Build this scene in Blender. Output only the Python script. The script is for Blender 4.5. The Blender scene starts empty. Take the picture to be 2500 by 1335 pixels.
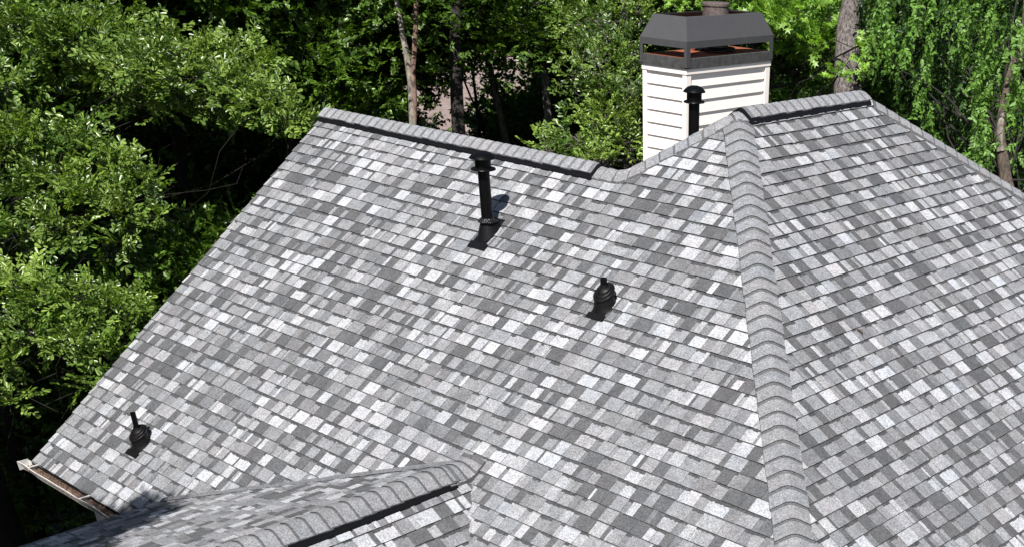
import bpy, math, random
import numpy as np
from mathutils import Vector, Matrix

SC = bpy.context.scene
COL = SC.collection
# ------------------------------------------------------------------ camera
Z0 = 9.4                                   # height of the main roof peak above the ground; peak stands at x=0, y=0
FPX, PX, PY = 2841.14, 1780.74, 1677.49
RC = np.array([[0.7719604, 0.6348608, 0.0320760],
               [0.3759031, -0.4152245, -0.8284235],
               [-0.5126149, 0.6515676, -0.5591830]])     # right, down, forward
CAM = np.array([8.07752, -10.03470, 1.74883 + Z0])
cd = bpy.data.cameras.new('camera'); cam = bpy.data.objects.new('camera', cd); COL.objects.link(cam)
cd.sensor_width = 36; cd.lens = FPX / 2500 * 36
cd.shift_x = -(PX - 1250) / 2500; cd.shift_y = (PY - 667.5) / 2500
cd.clip_start = 0.1; cd.clip_end = 2000
cam.matrix_world = Matrix(((RC[0][0], -RC[1][0], -RC[2][0], CAM[0]), (RC[0][1], -RC[1][1], -RC[2][1], CAM[1]),
                           (RC[0][2], -RC[1][2], -RC[2][2], CAM[2]), (0, 0, 0, 1)))
SC.camera = cam
def at(x, y, depth):
    r = RC.T @ np.array([(x - PX) / FPX, (y - PY) / FPX, 1.0]); return CAM + r * depth
# ------------------------------------------------------------------ light
SUN = np.array([.30, -.52, .80]); SUN /= np.linalg.norm(SUN)
w = bpy.data.worlds.new('World'); SC.world = w; w.use_nodes = True
nt = w.node_tree; bg = nt.nodes['Background']; sky = nt.nodes.new('ShaderNodeTexSky'); sky.sky_type = 'NISHITA'
sky.sun_disc = False; sky.sun_elevation = math.asin(SUN[2]); sky.sun_rotation = math.atan2(SUN[0], SUN[1])
nt.links.new(sky.outputs[0], bg.inputs[0]); bg.inputs[1].default_value = 0.05
ld = bpy.data.lights.new('sun', 'SUN'); lo = bpy.data.objects.new('sun', ld); COL.objects.link(lo)
ld.energy = 5.0; ld.angle = math.radians(.55); ld.color = (1, .965, .92)
lo.rotation_euler = Vector(SUN).to_track_quat('Z', 'Y').to_euler()
SC.view_settings.view_transform = 'Standard'; SC.view_settings.look = 'None'
SC.view_settings.exposure = 0.85; SC.view_settings.gamma = 1

# ------------------------------------------------------------------ helpers
class MB:
    """collects polygons with one colour per face"""
    def __init__(s): s.v = []; s.f = []; s.c = []; s.m = []
    def face(s, pts, c=(1, 1, 1), m=0):
        n = len(s.v); s.v.extend([tuple(p) for p in pts]); s.f.append(tuple(range(n, n + len(pts)))); s.c.append(c); s.m.append(m)
    def grid(s, rows, c=(1, 1, 1), closed=False, m=0):
        n = len(s.v); k = len(rows[0])
        for r in rows: s.v.extend([tuple(p) for p in r])
        for i in range(len(rows) - 1):
            for j in range(k if closed else k - 1):
                a = n + i * k + j; b = n + i * k + (j + 1) % k
                s.f.append((a, b, b + k, a + k)); s.c.append(c); s.m.append(m)
    def box(s, lo, hi, c=(1, 1, 1), m=0, M=None):
        x0, y0, z0 = lo; x1, y1, z1 = hi
        p = [(x0, y0, z0), (x1, y0, z0), (x1, y1, z0), (x0, y1, z0), (x0, y0, z1), (x1, y0, z1), (x1, y1, z1), (x0, y1, z1)]
        if M is not None: p = [tuple(M @ Vector(q)) for q in p]
        n = len(s.v); s.v.extend(p)
        for f in ((3, 2, 1, 0), (4, 5, 6, 7), (0, 1, 5, 4), (1, 2, 6, 5), (2, 3, 7, 6), (3, 0, 4, 7)):
            s.f.append(tuple(n + i for i in f)); s.c.append(c); s.m.append(m)
    def lathe(s, org, prof, n=28, c=(1, 1, 1), axis=(0, 0, 1), wob=0, rng=None):
        A = Vector(axis).normalized(); q = Vector((0, 0, 1)).rotation_difference(A)
        rows = []
        for r, z in prof:
            rows.append([tuple(Vector(org) + q @ Vector(((r + (rng.uniform(-wob, wob) if wob else 0)) * math.cos(a), (r) * math.sin(a), z)))
                         for a in [2 * math.pi * i / n for i in range(n)]])
        s.grid(rows, c, True)
    def build(s, name, mat, parent=None, smooth=False, attr=True, bevel=0):
        me = bpy.data.meshes.new(name); me.from_pydata(s.v, [], s.f); me.validate(clean_customdata=False)
        o = bpy.data.objects.new(name, me); COL.objects.link(o)
        for m in (mat if isinstance(mat, (list, tuple)) else [mat]): me.materials.append(m)
        if attr and len(me.polygons) == len(s.c):
            a = me.attributes.new('tone', 'FLOAT_COLOR', 'FACE')
            a.data.foreach_set('color', np.array([(c[0], c[1], c[2], 1) for c in s.c], dtype=np.float32).ravel())
            me.polygons.foreach_set('material_index', np.array(s.m, dtype=np.int32))
        if smooth: me.polygons.foreach_set('use_smooth', np.ones(len(me.polygons), bool))
        if bevel:
            b = o.modifiers.new('bevel', 'BEVEL'); b.width = bevel; b.segments = 2; b.limit_method = 'ANGLE'
        if parent: o.parent = parent
        return o
def thing(name, label, cat, loc=(0, 0, 0), group=None):
    o = bpy.data.objects.new(name, None); COL.objects.link(o); o.location = loc; o.empty_display_size = .3
    o['label'] = label; o['category'] = cat
    if group: o['group'] = group
    return o
def tag(o, label=None, cat=None, group=None, kind=None):
    for k, v in (('label', label), ('category', cat), ('group', group), ('kind', kind)):
        if v: o[k] = v
    return o

class NT:
    def __init__(s, name):
        s.m = bpy.data.materials.new(name); s.m.use_nodes = True; s.t = s.m.node_tree; s.b = s.t.nodes['Principled BSDF']
        s.out = s.t.nodes['Material Output']
    def n(s, ty, **kw):
        x = s.t.nodes.new(ty)
        for k, v in kw.items():
            if k in x.bl_rna.properties: setattr(x, k, v)
            else: x.inputs[k.replace('_', ' ')].default_value = v
        return x
    def l(s, a, b): s.t.links.new(a, b)
    def mul(s, a, b, fac=1.0, typ='MULTIPLY'):
        x = s.t.nodes.new('ShaderNodeMix'); x.data_type = 'RGBA'; x.blend_type = typ; x.inputs[0].default_value = fac
        for so, i in ((a, 6), (b, 7)):
            if isinstance(so, tuple): x.inputs[i].default_value = so
            else: s.l(so, x.inputs[i])
        return x.outputs[2]
    def ramp(s, src, stops):
        r = s.t.nodes.new('ShaderNodeValToRGB'); e = r.color_ramp.elements
        while len(e) < len(stops): e.new(.5)
        for q, (p, c) in zip(e, stops): q.position = p; q.color = (c, c, c, 1) if not isinstance(c, tuple) else (*c, 1)
        s.l(src, r.inputs[0]); return r.outputs[0]
    def noise(s, scale, detail=3, rough=.6, vec=None, **kw):
        x = s.n('ShaderNodeTexNoise', Scale=scale, Detail=detail, Roughness=rough)
        if vec is not None: s.l(vec, x.inputs['Vector'])
        return x.outputs[0]
    def pos(s, scale=None):
        g = s.t.nodes.new('ShaderNodeNewGeometry').outputs['Position']
        if scale:
            mp = s.t.nodes.new('ShaderNodeMapping'); mp.inputs['Scale'].default_value = scale; s.l(g, mp.inputs[0]); return mp.outputs[0]
        return g
    def obj(s, scale=None):
        g = s.t.nodes.new('ShaderNodeTexCoord').outputs['Object']
        if scale:
            mp = s.t.nodes.new('ShaderNodeMapping'); mp.inputs['Scale'].default_value = scale; s.l(g, mp.inputs[0]); return mp.outputs[0]
        return g
    def attr(s): x = s.t.nodes.new('ShaderNodeAttribute'); x.attribute_name = 'tone'; return x.outputs['Color']
    def bump(s, h, strength=.3, dist=.01):
        x = s.n('ShaderNodeBump', Strength=strength, Distance=dist); s.l(h, x.inputs['Height']); s.l(x.outputs[0], s.b.inputs['Normal'])

def simple(name, col, rough=.6, metal=0, nscale=30, namt=.25, bump=0, spec=.5):
    k = NT(name); v = k.noise(nscale, 4, .6, k.obj())
    k.l(k.mul((*col, 1), k.ramp(v, [(.3, 1 - namt), (.7, 1 + 0 * namt)])), k.b.inputs['Base Color'])
    k.b.inputs['Roughness'].default_value = rough; k.b.inputs['Metallic'].default_value = metal
    k.b.inputs['Specular IOR Level'].default_value = spec
    if bump: k.bump(v, bump, .01)
    return k.m
def mat_shingle():
    k = NT('asphalt_shingle'); p = k.obj()
    g1 = k.ramp(k.noise(150, 2, .7, p), [(.32, .52), (.5, 1.0), (.68, 1.48)])       # granules
    g2 = k.ramp(k.noise(64, 2, .6, p), [(.32, .70), (.68, 1.30)])
    g3 = k.ramp(k.noise(13, 4, .7, p), [(.28, .80), (.72, 1.20)])                    # batch and wear
    hue = k.ramp(k.noise(3.1, 3, .6, p), [(.35, (.975, .965, 1.0)), (.5, (.955, .97, 1.0)), (.68, (.93, .965, 1.02))])
    c = k.mul(k.mul(k.mul(k.mul(k.attr(), g1), g2), g3), hue)
    k.l(c, k.b.inputs['Base Color']); k.b.inputs['Roughness'].default_value = .88; k.b.inputs['Specular IOR Level'].default_value = .25
    k.bump(k.noise(150, 2, .7, p), .5, .004); return k.m
M_SH = mat_shingle()
M_BLK = simple('black_plastic', (.006, .006, .007), .45, 0, 40, .4, 0, .15)
M_RUB = simple('black_rubber', (.006, .0055, .0055), .45, 0, 60, .4, 0, .22)
M_PIPE = simple('black_painted_metal', (.003, .003, .0035), .32, 0, 25, .4, 0, .15)
M_COLL = simple('shiny_tarred_collar', (.03, .03, .032), .22, .6, 120, .6, .6)
M_SHROUD = simple('charcoal_painted_steel', (.056, .055, .058), .5, 0, 9, .12)
M_FLASH = simple('weathered_galvanised_steel', (.095, .093, .093), .5, .25, 14, .5)
M_WHITE = simple('white_painted_siding', (.86, .785, .725), .5, 0, 3, .05)
M_GUT = simple('white_gutter_paint', (.60, .58, .55), .4, 0, 18, .3)
M_STRAP = simple('aluminium_strap', (.6, .6, .6), .35, .6, 30, .2)
M_FLUE = simple('rusty_flue_metal', (.15, .115, .105), .6, .2, 22, .6, .3)
M_RUST = simple('rusted_chase_cover', (.36, .10, .045), .75, .1, 12, .55, .2)
M_WALL = simple('grey_white_wall_paint', (.48, .47, .45), .7, 0, 4, .15)

# ------------------------------------------------------------------ roof geometry
T = .7154; CO = math.hypot(1, T); EV = -3.81            # pitch and eave level (all roof heights relative to the peak)
TB = .70; KB = TB / T; XB = -EV / TB; sB = 1 / math.hypot(1, TB)
XE = -EV / T                                            # eave distance from the ridge
RY = 2.20                                               # far end of the main ridge
YR = -.80; XL = -5.90                                   # wing ridge line and its rake
GX, GZ, GT = -.05, -2.62, .297                          # small gable: ridge x, ridge height, shallow pitch of its left slope
GXL = -3.45; GY1 = -9.6
EXPO = .1435
def H(x, y):
    """height of the main roof and the wing, relative to the peak"""
    h = -max(TB * x if x > 0 else -T * x, -T * y, T * (y - RY))
    if XL - .3 <= x <= 1: h = max(h, T * YR - T * abs(y - YR)) if x < 0.0 else h
    return h
def HG(x, y):
    return GZ - (GT * (GX - x) if x < GX else T * (x - GX))
def HU(x, y):
    return max(H(x, y), HG(x, y)) if y < -3.2 and y > GY1 - .3 else H(x, y)
house = thing('house', 'large house with a grey patchwork shingle roof and white siding chimney filling the foreground', 'house')

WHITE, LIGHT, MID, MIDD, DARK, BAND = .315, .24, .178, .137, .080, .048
MC = .132
def tone(rng, v):
    h = rng.uniform(-.02, .02); return (v * (1 + h), v, v * (1.015 - h * .6))
def clip(poly, hp):
    for a, b, c in hp:                                   # keep a*u+b*v+c >= 0
        out = []
        for i in range(len(poly)):
            p, q = poly[i], poly[(i + 1) % len(poly)]
            dp = a * p[0] + b * p[1] + c; dq = a * q[0] + b * q[1] + c
            if dp >= 0: out.append(p)
            if (dp >= 0) != (dq >= 0):
                t = dp / (dp - dq); out.append(tuple(p[k] + t * (q[k] - p[k]) for k in range(len(p))))
        poly = out
        if len(poly) < 3: return []
    return poly
def slope(name, O, U, V, u0, u1, vmax, regions, seed, flip=False, label=None, vstart=0.0):
    """one roof slope of laminated shingles; every tab is real geometry. O world point at u=0,v=0; regions in (u,v)."""
    rng = random.Random(seed); mb = MB(); O = np.array(O); U = np.array(U, float); V = np.array(V, float); N = np.cross(U, V); N /= np.linalg.norm(N)
    if N[2] < 0: N = -N
    regions = [R + [(0, -1, vmax)] for R in regions]; ph = seed * 1.7
    def W(p): return O + U * p[0] + V * (p[1] + .0035 * math.sin(p[0] * 1.9 + ph + p[1] * 2.3)) + N * (p[2] + .005 * math.sin(p[0] * 2.1 + ph) * math.sin(p[1] * 1.7 + ph))
    def put(a, b, v0, v1, h0, h1, c):                    # a flat piece from u=a..b
        e = EXPO
        def hh(v, base=v0c): t = (v - base) / e; return h0 + (h1 - h0) * t
        for R in regions:
            q = clip([(a, v0, hh(v0)), (b, v0, hh(v0)), (b, v1, hh(v1)), (a, v1, hh(v1))], R)
            if q: mb.face([W(p) for p in (q if not flip else q[::-1])], c)
    def butt(a, b, v, h, lowh, c):
        for R in regions:
            ee = 1e-5
            q = clip([(a, v, 0), (b, v, 0), (b, v + ee, 0), (a, v + ee, 0)], R)
            if q:
                us = [p[0] for p in q]; a2, b2 = min(us), max(us)
                mb.face([W((a2, v, lowh)), W((b2, v, lowh)), W((b2, v, h)), W((a2, v, h))], c)
    def side(u, v0, v1, hlo, hhi0, hhi1, c):
        for R in regions:
            if all(a * u + b * v + cc >= 0 for a, b, cc in R for v in (v0, v1)):
                mb.face([W((u, v0, hlo)), W((u, v1, hlo)), W((u, v1, hhi1)), W((u, v0, hhi0))], c)
    n = int(math.ceil(vmax / EXPO)) + 1; v = vstart - .014
    while v < vmax:
        v0c = v
        vj = rng.uniform(-.003, .003); u = u0 - rng.uniform(0, .5); nxt = u; lastc = MID; tooth = True; bandleft = 0
        while u < u1:
            wd = rng.choice([.045, .08, .11, .14, .16, .18, .20]) * rng.uniform(.85, 1.15) if tooth else rng.choice([.03, .05, .07, .09, .11, .14]) * rng.uniform(.85, 1.15)
            # tone
            r = rng.random()
            if tooth: c = WHITE if r < .20 else LIGHT if r < .40 else MID if r < .76 else MIDD if r < .88 else DARK
            else: c = WHITE if r < .05 else LIGHT if r < .17 else MID if r < .50 else MIDD if r < .72 else DARK
            if c == lastc and r < .9 and rng.random() < .55: c = rng.choice([MID, LIGHT, DARK, MIDD])
            lastc = c
            c *= rng.uniform(.9, 1.1)
            cc = tone(rng, c); a, b = u, u + wd; v0 = v + vj; v1 = v + EXPO + .004
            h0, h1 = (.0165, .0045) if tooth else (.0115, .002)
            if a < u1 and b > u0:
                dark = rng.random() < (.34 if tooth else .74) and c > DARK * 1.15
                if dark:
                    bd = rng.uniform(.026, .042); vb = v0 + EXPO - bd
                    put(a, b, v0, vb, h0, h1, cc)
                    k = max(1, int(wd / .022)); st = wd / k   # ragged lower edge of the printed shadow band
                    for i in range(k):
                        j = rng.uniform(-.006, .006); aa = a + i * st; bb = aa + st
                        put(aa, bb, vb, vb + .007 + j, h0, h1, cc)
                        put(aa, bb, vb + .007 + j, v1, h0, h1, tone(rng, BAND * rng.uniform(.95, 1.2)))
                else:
                    vb = v0 + EXPO - .008; put(a, b, v0, vb, h0, h1, cc); put(a, b, vb, v1, h0, h1, tone(rng, min(c * .7, .09)))  # thin dark underline on every piece: print and painted contact shadow together
                butt(a, b, v0, h0, -.004, (.012, .012, .012))  # near black butt: the course's shadow line put into the colour
                if tooth:
                    side(a, v0, v1, .001, h0, h1, tone(rng, .06)); side(b, v0, v1, .001, h0, h1, tone(rng, .06))
            u += wd; tooth = not tooth
        v += EXPO
    o = mb.build(name, M_SH, house)
    if label: o['label'] = label
    return o
s_ = 1 / CO
# front slope A (faces -y): u = x, v up the slope from the eave
AO = (0, -XE, EV + Z0); vr = lambda y: (y + XE) * CO      # v of a plan y
regA = [[(1, 0, -XL), (-1, 0, YR), (0, -1, vr(YR))], [(1, 0, -YR), (1, -s_, XE), (-1, -s_ / KB, XE / KB)]]
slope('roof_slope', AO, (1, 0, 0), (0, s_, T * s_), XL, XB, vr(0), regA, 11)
# right slope B (faces +x): u = y, v up the slope
regB = [[(1, -sB * KB, XB * KB), (-1, -sB * KB, XB * KB + RY)]]
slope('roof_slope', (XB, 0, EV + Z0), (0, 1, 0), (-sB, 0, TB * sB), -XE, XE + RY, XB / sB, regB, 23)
# back slopes (only seen from other viewpoints) : -x side, far hip end, wing back slope
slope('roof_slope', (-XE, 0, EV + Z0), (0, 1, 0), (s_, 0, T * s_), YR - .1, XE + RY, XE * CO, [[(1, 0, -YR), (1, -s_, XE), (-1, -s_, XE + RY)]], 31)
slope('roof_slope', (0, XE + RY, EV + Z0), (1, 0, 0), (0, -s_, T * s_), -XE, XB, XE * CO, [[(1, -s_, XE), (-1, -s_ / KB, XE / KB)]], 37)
vb = (XE + YR) * CO
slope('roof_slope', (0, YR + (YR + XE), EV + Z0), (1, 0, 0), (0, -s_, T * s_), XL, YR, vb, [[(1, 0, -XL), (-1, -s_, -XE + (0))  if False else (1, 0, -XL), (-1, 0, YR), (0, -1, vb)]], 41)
# small gable, left shallow slope and right slope, both horizontal ridge along y
gs = math.hypot(1, GT); gl = (GX - GXL) * gs
ya = lambda z: z / T                                      # plan y where slope A has height z
def vly(x): return (GZ - GT * (GX - x)) / T
# left slope: u=y, v up; keep y < valley line on A
k1 = (vly(GX) - vly(GXL)) / gl
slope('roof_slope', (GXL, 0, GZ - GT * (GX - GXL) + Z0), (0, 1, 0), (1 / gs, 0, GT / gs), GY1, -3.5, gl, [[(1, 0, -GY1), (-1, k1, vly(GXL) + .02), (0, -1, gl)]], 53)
GR = 3.0; glr = GR * CO; zr0 = GZ - T * GR
k2 = (vly(GX) - (zr0 / T)) / glr
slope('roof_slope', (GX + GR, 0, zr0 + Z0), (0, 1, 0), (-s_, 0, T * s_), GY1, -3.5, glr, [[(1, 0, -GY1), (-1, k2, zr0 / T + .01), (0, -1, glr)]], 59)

# cap shingles draped over hips and ridges
def caps(name, path, halfw, lift, seed, Hf=HU, smooth_r=.07, expo=EXPO, base=.275, first=0.0, label=None, up0=.011, up1=.003, nband=.022, skirt=None, lip=.025, bt=.085):
    rng = random.Random(seed); mb = MB(); P = [np.array(p, float) for p in path]
    L = [0]
    for a, b in zip(P, P[1:]): L.append(L[-1] + np.linalg.norm(b - a))
    def pt(s):
        s = max(-.3, min(L[-1] + .3, s)); i = 0
        while i < len(P) - 2 and s > L[i + 1]: i += 1
        d = (P[i + 1] - P[i]) / (L[i + 1] - L[i]); return P[i] + d * (s - L[i]), d
    def sm(s):
        d = sum(pt(s + q)[1] for q in (-.15, -.08, 0, .08, .15)); return pt(s)[0], d / np.linalg.norm(d)
    def hs(x, y):
        t = 0; K = ((0, 0), (1, 0), (-1, 0), (0, 1), (0, -1), (.7, .7), (-.7, .7), (.7, -.7), (-.7, -.7))
        for a, b in K: t += Hf(x + a * smooth_r, y + b * smooth_r)
        return t / len(K)
    NS = 12
    def row(s, w, extra):
        p, d = sm(s); n = np.array([-d[1], d[0]])
        out = []
        for i in range(NS + 1):
            q = -1 + 2 * i / NS; xy = p + n * q * w
            out.append((xy[0], xy[1], hs(xy[0], xy[1]) + lift + extra + Z0))
        return out
    s = first; n = 0
    while s < L[-1] - .02:
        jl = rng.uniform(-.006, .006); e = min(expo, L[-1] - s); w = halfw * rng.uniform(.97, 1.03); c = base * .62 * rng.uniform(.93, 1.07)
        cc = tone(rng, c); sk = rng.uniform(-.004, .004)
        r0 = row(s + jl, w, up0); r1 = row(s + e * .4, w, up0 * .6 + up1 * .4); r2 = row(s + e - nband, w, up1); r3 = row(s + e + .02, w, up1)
        mb.grid([r0, r1, r2], cc); mb.grid([r2, r3], tone(rng, bt))  # dark band under the next lip: printed band plus painted shadow
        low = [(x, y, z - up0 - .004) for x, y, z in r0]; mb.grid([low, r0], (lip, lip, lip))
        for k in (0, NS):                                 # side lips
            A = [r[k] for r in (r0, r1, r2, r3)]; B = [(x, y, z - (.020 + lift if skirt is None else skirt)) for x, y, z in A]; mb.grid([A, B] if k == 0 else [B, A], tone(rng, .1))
        s += e; n += 1
    o = mb.build(name, M_SH, house, smooth=False)
    me = o.data; me.polygons.foreach_set('use_smooth', np.ones(len(me.polygons), bool)); me.set_sharp_from_angle(angle=math.radians(35))
    if label: o['label'] = label
    return o
def vent(path, halfw, h, Hf=HU, label=None, ribs=True, seed=1):
    """black plastic ridge vent: low wide strip under the caps, with louvred edges"""
    rng = random.Random(seed); mb = MB(); P = [np.array(p, float) for p in path]; d = (P[1] - P[0]); L = np.linalg.norm(d); d /= L; n = np.array([-d[1], d[0]])
    R = .06
    def hs(x, y): return sum(Hf(x + a * R, y + b * R) for a, b in ((0, 0), (1, 0), (-1, 0), (0, 1), (0, -1))) / 5
    m = int(L / .05); qs = [-1.0, -.97, -.90, -.83, -.6, -.3, 0, .3, .6, .83, .90, .97, 1.0]; hh = [.0, .45, .62, 1, 1, 1, 1, 1, 1, 1, .62, .45, .0]
    rows = []
    for i in range(m + 1):
        p = P[0] + d * L * i / m; r = []; wav = .003 * math.sin(i * .9) + rng.uniform(-.001, .001)
        for q, k in zip(qs, hh):
            xy = p + n * q * (halfw + .0); r.append((xy[0], xy[1], hs(xy[0], xy[1]) + .004 + (h + wav) * k + Z0))
        rows.append(r)
    mb.grid(rows)
    for r in (rows[0], rows[-1]):
        mb.grid([r, [(x, y, hs(x, y) + Z0 - .01) for x, y, z in r]])
    if ribs:                                               # louvre ribs along both edges
        for sgn in (-1, 1):
            k = int(L / .04)
            for i in range(k):
                p = P[0] + d * (i + .5) * L / k + n * sgn * halfw * 1.02; z = hs(*(p)) + Z0
                a = p - d * .008; b = p + d * .008; q = n * sgn * .012
                mb.face([(a[0], a[1], z + .003), (b[0], b[1], z + .003), (b[0] - q[0], b[1] - q[1], z + h * .6), (a[0] - q[0], a[1] - q[1], z + h * .6)])
    o = mb.build('ridge_vent', M_BLK, house)
    if label: o['label'] = label
    return o
VH = .048
vent([(XL + .02, YR), (-1.13, YR)], .165, VH, seed=2)
vent([(0, .02), (0, RY - .0)], .165, VH, seed=3)
vent([(GX, -3.98), (GX, GY1 + .1)], .165, VH, seed=4)
caps('ridge_cap', [(XL - .01, YR), (-1.17, YR)], .138, VH + .007, 5, skirt=.012, smooth_r=.05, base=.33, label='shingle caps along the lower left ridge over its black vent', up0=.007, nband=.045, lip=.08, bt=.115)
caps('ridge_cap', [(0, RY + .03), (0, .06)], .138, VH + .007, 6, skirt=.012, smooth_r=.05, base=.32, label='shingle caps along the short top ridge over its black vent', up0=.007, nband=.045, lip=.08, bt=.115)
caps('ridge_cap', [(GX, -9.6), (GX, -3.95)], .138, VH + .007, 7, skirt=.012, smooth_r=.05, base=.30, label='shingle caps along the small front gable ridge')
caps('hip_cap', [(5.3, -5.3 * KB), (.10, -.10 * KB)], .155, .030, 8, smooth_r=.055, base=.285, expo=.143, label='arched caps down the long front hip')
caps('hip_cap', [(-1.30, YR), (-.80, YR), (-.08, -.08)], .150, .020, 9, smooth_r=.055, base=.30, label='caps curving from the lower ridge up the short hip to the peak')
caps('hip_cap', [(XB, RY + XE), (.10, RY + .10)], .150, .030, 10, smooth_r=.055, base=.30, label='caps down the far right hip')
caps('hip_cap', [(-XE, RY + XE), (-.10, RY + .10)], .150, .030, 12, smooth_r=.055, base=.30, label='caps down the hidden far left hip')
caps('ridge_cap', [(-.16, -.16), (-.02, -.02), (0, .12)], .155, .030, 14, base=.31, expo=.17, label='overlapping cap shingles folded over the peak')
caps('ridge_cap', [(GX, -4.05), (GX, -3.88), (GX - .0, -3.66)], .15, .034, 16, base=.30, expo=.10, label='fanned cap shingles where the small gable dies into the slope')

# ------------------------------------------------------------------ walls, eave, gutter
mb = MB()
WY = -4.90
def wallbox(x0, y0, x1, y1, z1): mb.box((x0, y0, 0), (x1, y1, z1))
wallbox(-5.75, WY, 4.85, 2.85, Z0 + EV - .05); wallbox(-4.9, 2.852, 4.848, 7.05, Z0 + EV - .052); wallbox(-2.95, -9.2, 2.6, WY - .002, Z0 - 3.78)
o = mb.build('wall', M_WALL, house); 
# wall under the rake of the wing (gable triangle)
mb = MB(); mb.face([(-5.75, WY, Z0 + EV - .05), (-5.75, 2.85, Z0 + EV - .05), (-5.75, YR, Z0 + T * YR - .12)]); mb.build('gable_wall', M_WALL, house)
mb = MB()                                                   # fascia and soffit along the front eave
mb.box((XL + .02, -XE + .015, Z0 + EV - .16), (-3.3, -XE + .035, Z0 + EV - .012)); mb.box((XL + .02, -XE + .036, Z0 + EV - .15), (-3.3, WY, Z0 + EV - .135))
mb.build('fascia_board', M_GUT, house)
mb = MB()                                                   # black drip edge
mb.box((XL, -XE - .026, Z0 + EV - .045), (-3.4, -XE + .014, Z0 + EV - .006)); mb.build('drip_edge', M_BLK, house)
mb = MB()                                                   # rake boards of the wing
def rake(ys, ye):
    a = (XL + .0, ys, Z0 + H(-5.9, ys)); b = (XL, ye, Z0 + H(-5.9, ye)); 
    for x0, x1 in ((XL + .003, XL + .03),):
        p = [(x, y, z + dz) for (x, y, z) in (( x0, a[1], a[2]), (x0, b[1], b[2])) for dz in (-.17, -.006)] + [(x1, y, z + dz) for (y, z) in ((a[1], a[2]), (b[1], b[2])) for dz in (-.17, -.006)]
        for f in ((0, 1, 3, 2), (4, 5, 7, 6), (0, 2, 6, 4), (1, 3, 7, 5)): mb.face([p[i] for i in f])
rake(-XE, YR); rake(YR, YR + (YR + XE)); mb.build('rake_board', M_GUT, house)
# gutter: K-style trough swept along x, slightly sagging, seen from above
prof = [(-.02, -.02), (-.02, -.125), (-.085, -.125), (-.100, -.085), (-.118, -.04), (-.131, -.006), (-.123, -.004), (-.122, -.012),
        (-.112, -.042), (-.094, -.083), (-.082, -.119), (-.026, -.119)]
rows = []; GX0, GX1 = XL - .09, -3.25; rg = random.Random(3)
for i in range(41):
    x = GX0 + (GX1 - GX0) * i / 40; sag = .010 * math.sin(i * .35) + .006 * math.sin(i * .8) - .0
    wob = .006 * math.sin(i * .5 + 1)
    rows.append([(x, -XE + y * 1.12 + wob * (1 if y < -.05 else 0), Z0 + EV + .012 + z + sag * .6) for y, z in prof])
mb = MB(); mb.grid(rows, closed=True)
mb.face(rows[0][:6][::-1]); mb.box((GX0 - .003, -XE - .142, Z0 + EV - .10), (GX0 + .004, -XE - .022, Z0 + EV + .002))
gut = mb.build('gutter', M_GUT, house)
for xx in (-5.75, -4.55, -3.7):
    mb = MB(); mb.box((xx - .012, -XE - .135, Z0 + EV - .006), (xx + .012, -XE - .0, Z0 + EV + .0)); mb.box((xx - .003, -XE - .135, Z0 + EV - .03), (xx + .003, -XE, Z0 + EV - .007))
    mb.build('hanger_strap', M_GUT, gut)
# wet leaf litter lying in the gutter
k = NT('gutter_litter'); v = k.noise(70, 4, .7, k.obj())
k.l(k.ramp(v, [(.35, (.03, .018, .012)), (.5, (.085, .05, .035)), (.68, (.24, .16, .10))]), k.b.inputs['Base Color']); k.b.inputs['Roughness'].default_value = .9; k.bump(v, .9, .02)
mb = MB(); rg = random.Random(8); rr = []
for i in range(161):
    x = XL + .02 + (GX1 - XL - .05) * i / 160
    rr.append([(x, -XE - .024 - .108 * j / 6, Z0 + EV - .046 + rg.uniform(-.010, .014) + (.012 if j in (2, 3) else 0)) for j in range(7)])
mb.grid(rr)
for i in range(260):
    x = rg.uniform(XL + .25, GX1); y = -XE - rg.uniform(.04, .12); a = rg.uniform(0, 6.3); l = rg.uniform(.012, .035); z = Z0 + EV - .032 + rg.uniform(0, .012)
    dx, dy = l * math.cos(a), l * math.sin(a); mb.face([(x, y, z), (x + dx, y + dy * .4, z + .004), (x + dx * .9 - dy * .35, y + dy * .4 + dx * .2, z + .01)])
tag(mb.build('leaf_litter', k.m, None), 'brown leaf and twig litter lying along the white gutter', 'leaf litter', kind='stuff')
# small gable: its eave board on the left and a cut edge of the valley
mb = MB(); ze = Z0 + GZ - GT * (GX - GXL)
mb.box((GXL + .004, GY1, ze - .15), (GXL + .03, vly(GXL) - .1, ze - .012)); mb.build('fascia_board', M_BLK, house)
mb = MB()                                                   # thin dark valley cut line
A = np.array([GX, vly(GX)]); B = np.array([GXL, vly(GXL)])
d = (B - A) / np.linalg.norm(B - A); n = np.array([-d[1], d[0]])
def vl(t, off, h): p = A + (B - A) * t + n * off; return (p[0], p[1], Z0 + max(H(p[0], p[1]), HG(p[0], p[1])) + h)
mb.grid([[vl(i / 30, -.03, .018) for i in range(31)], [vl(i / 30, .035, .018) for i in range(31)]], tone(random, .125))
mb.grid([[vl(i / 30, -.03, .018) for i in range(31)], [vl(i / 30, -.031, .0) for i in range(31)]], (.02, .02, .02))
mb.build('valley_strip', M_SH, house)

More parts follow.
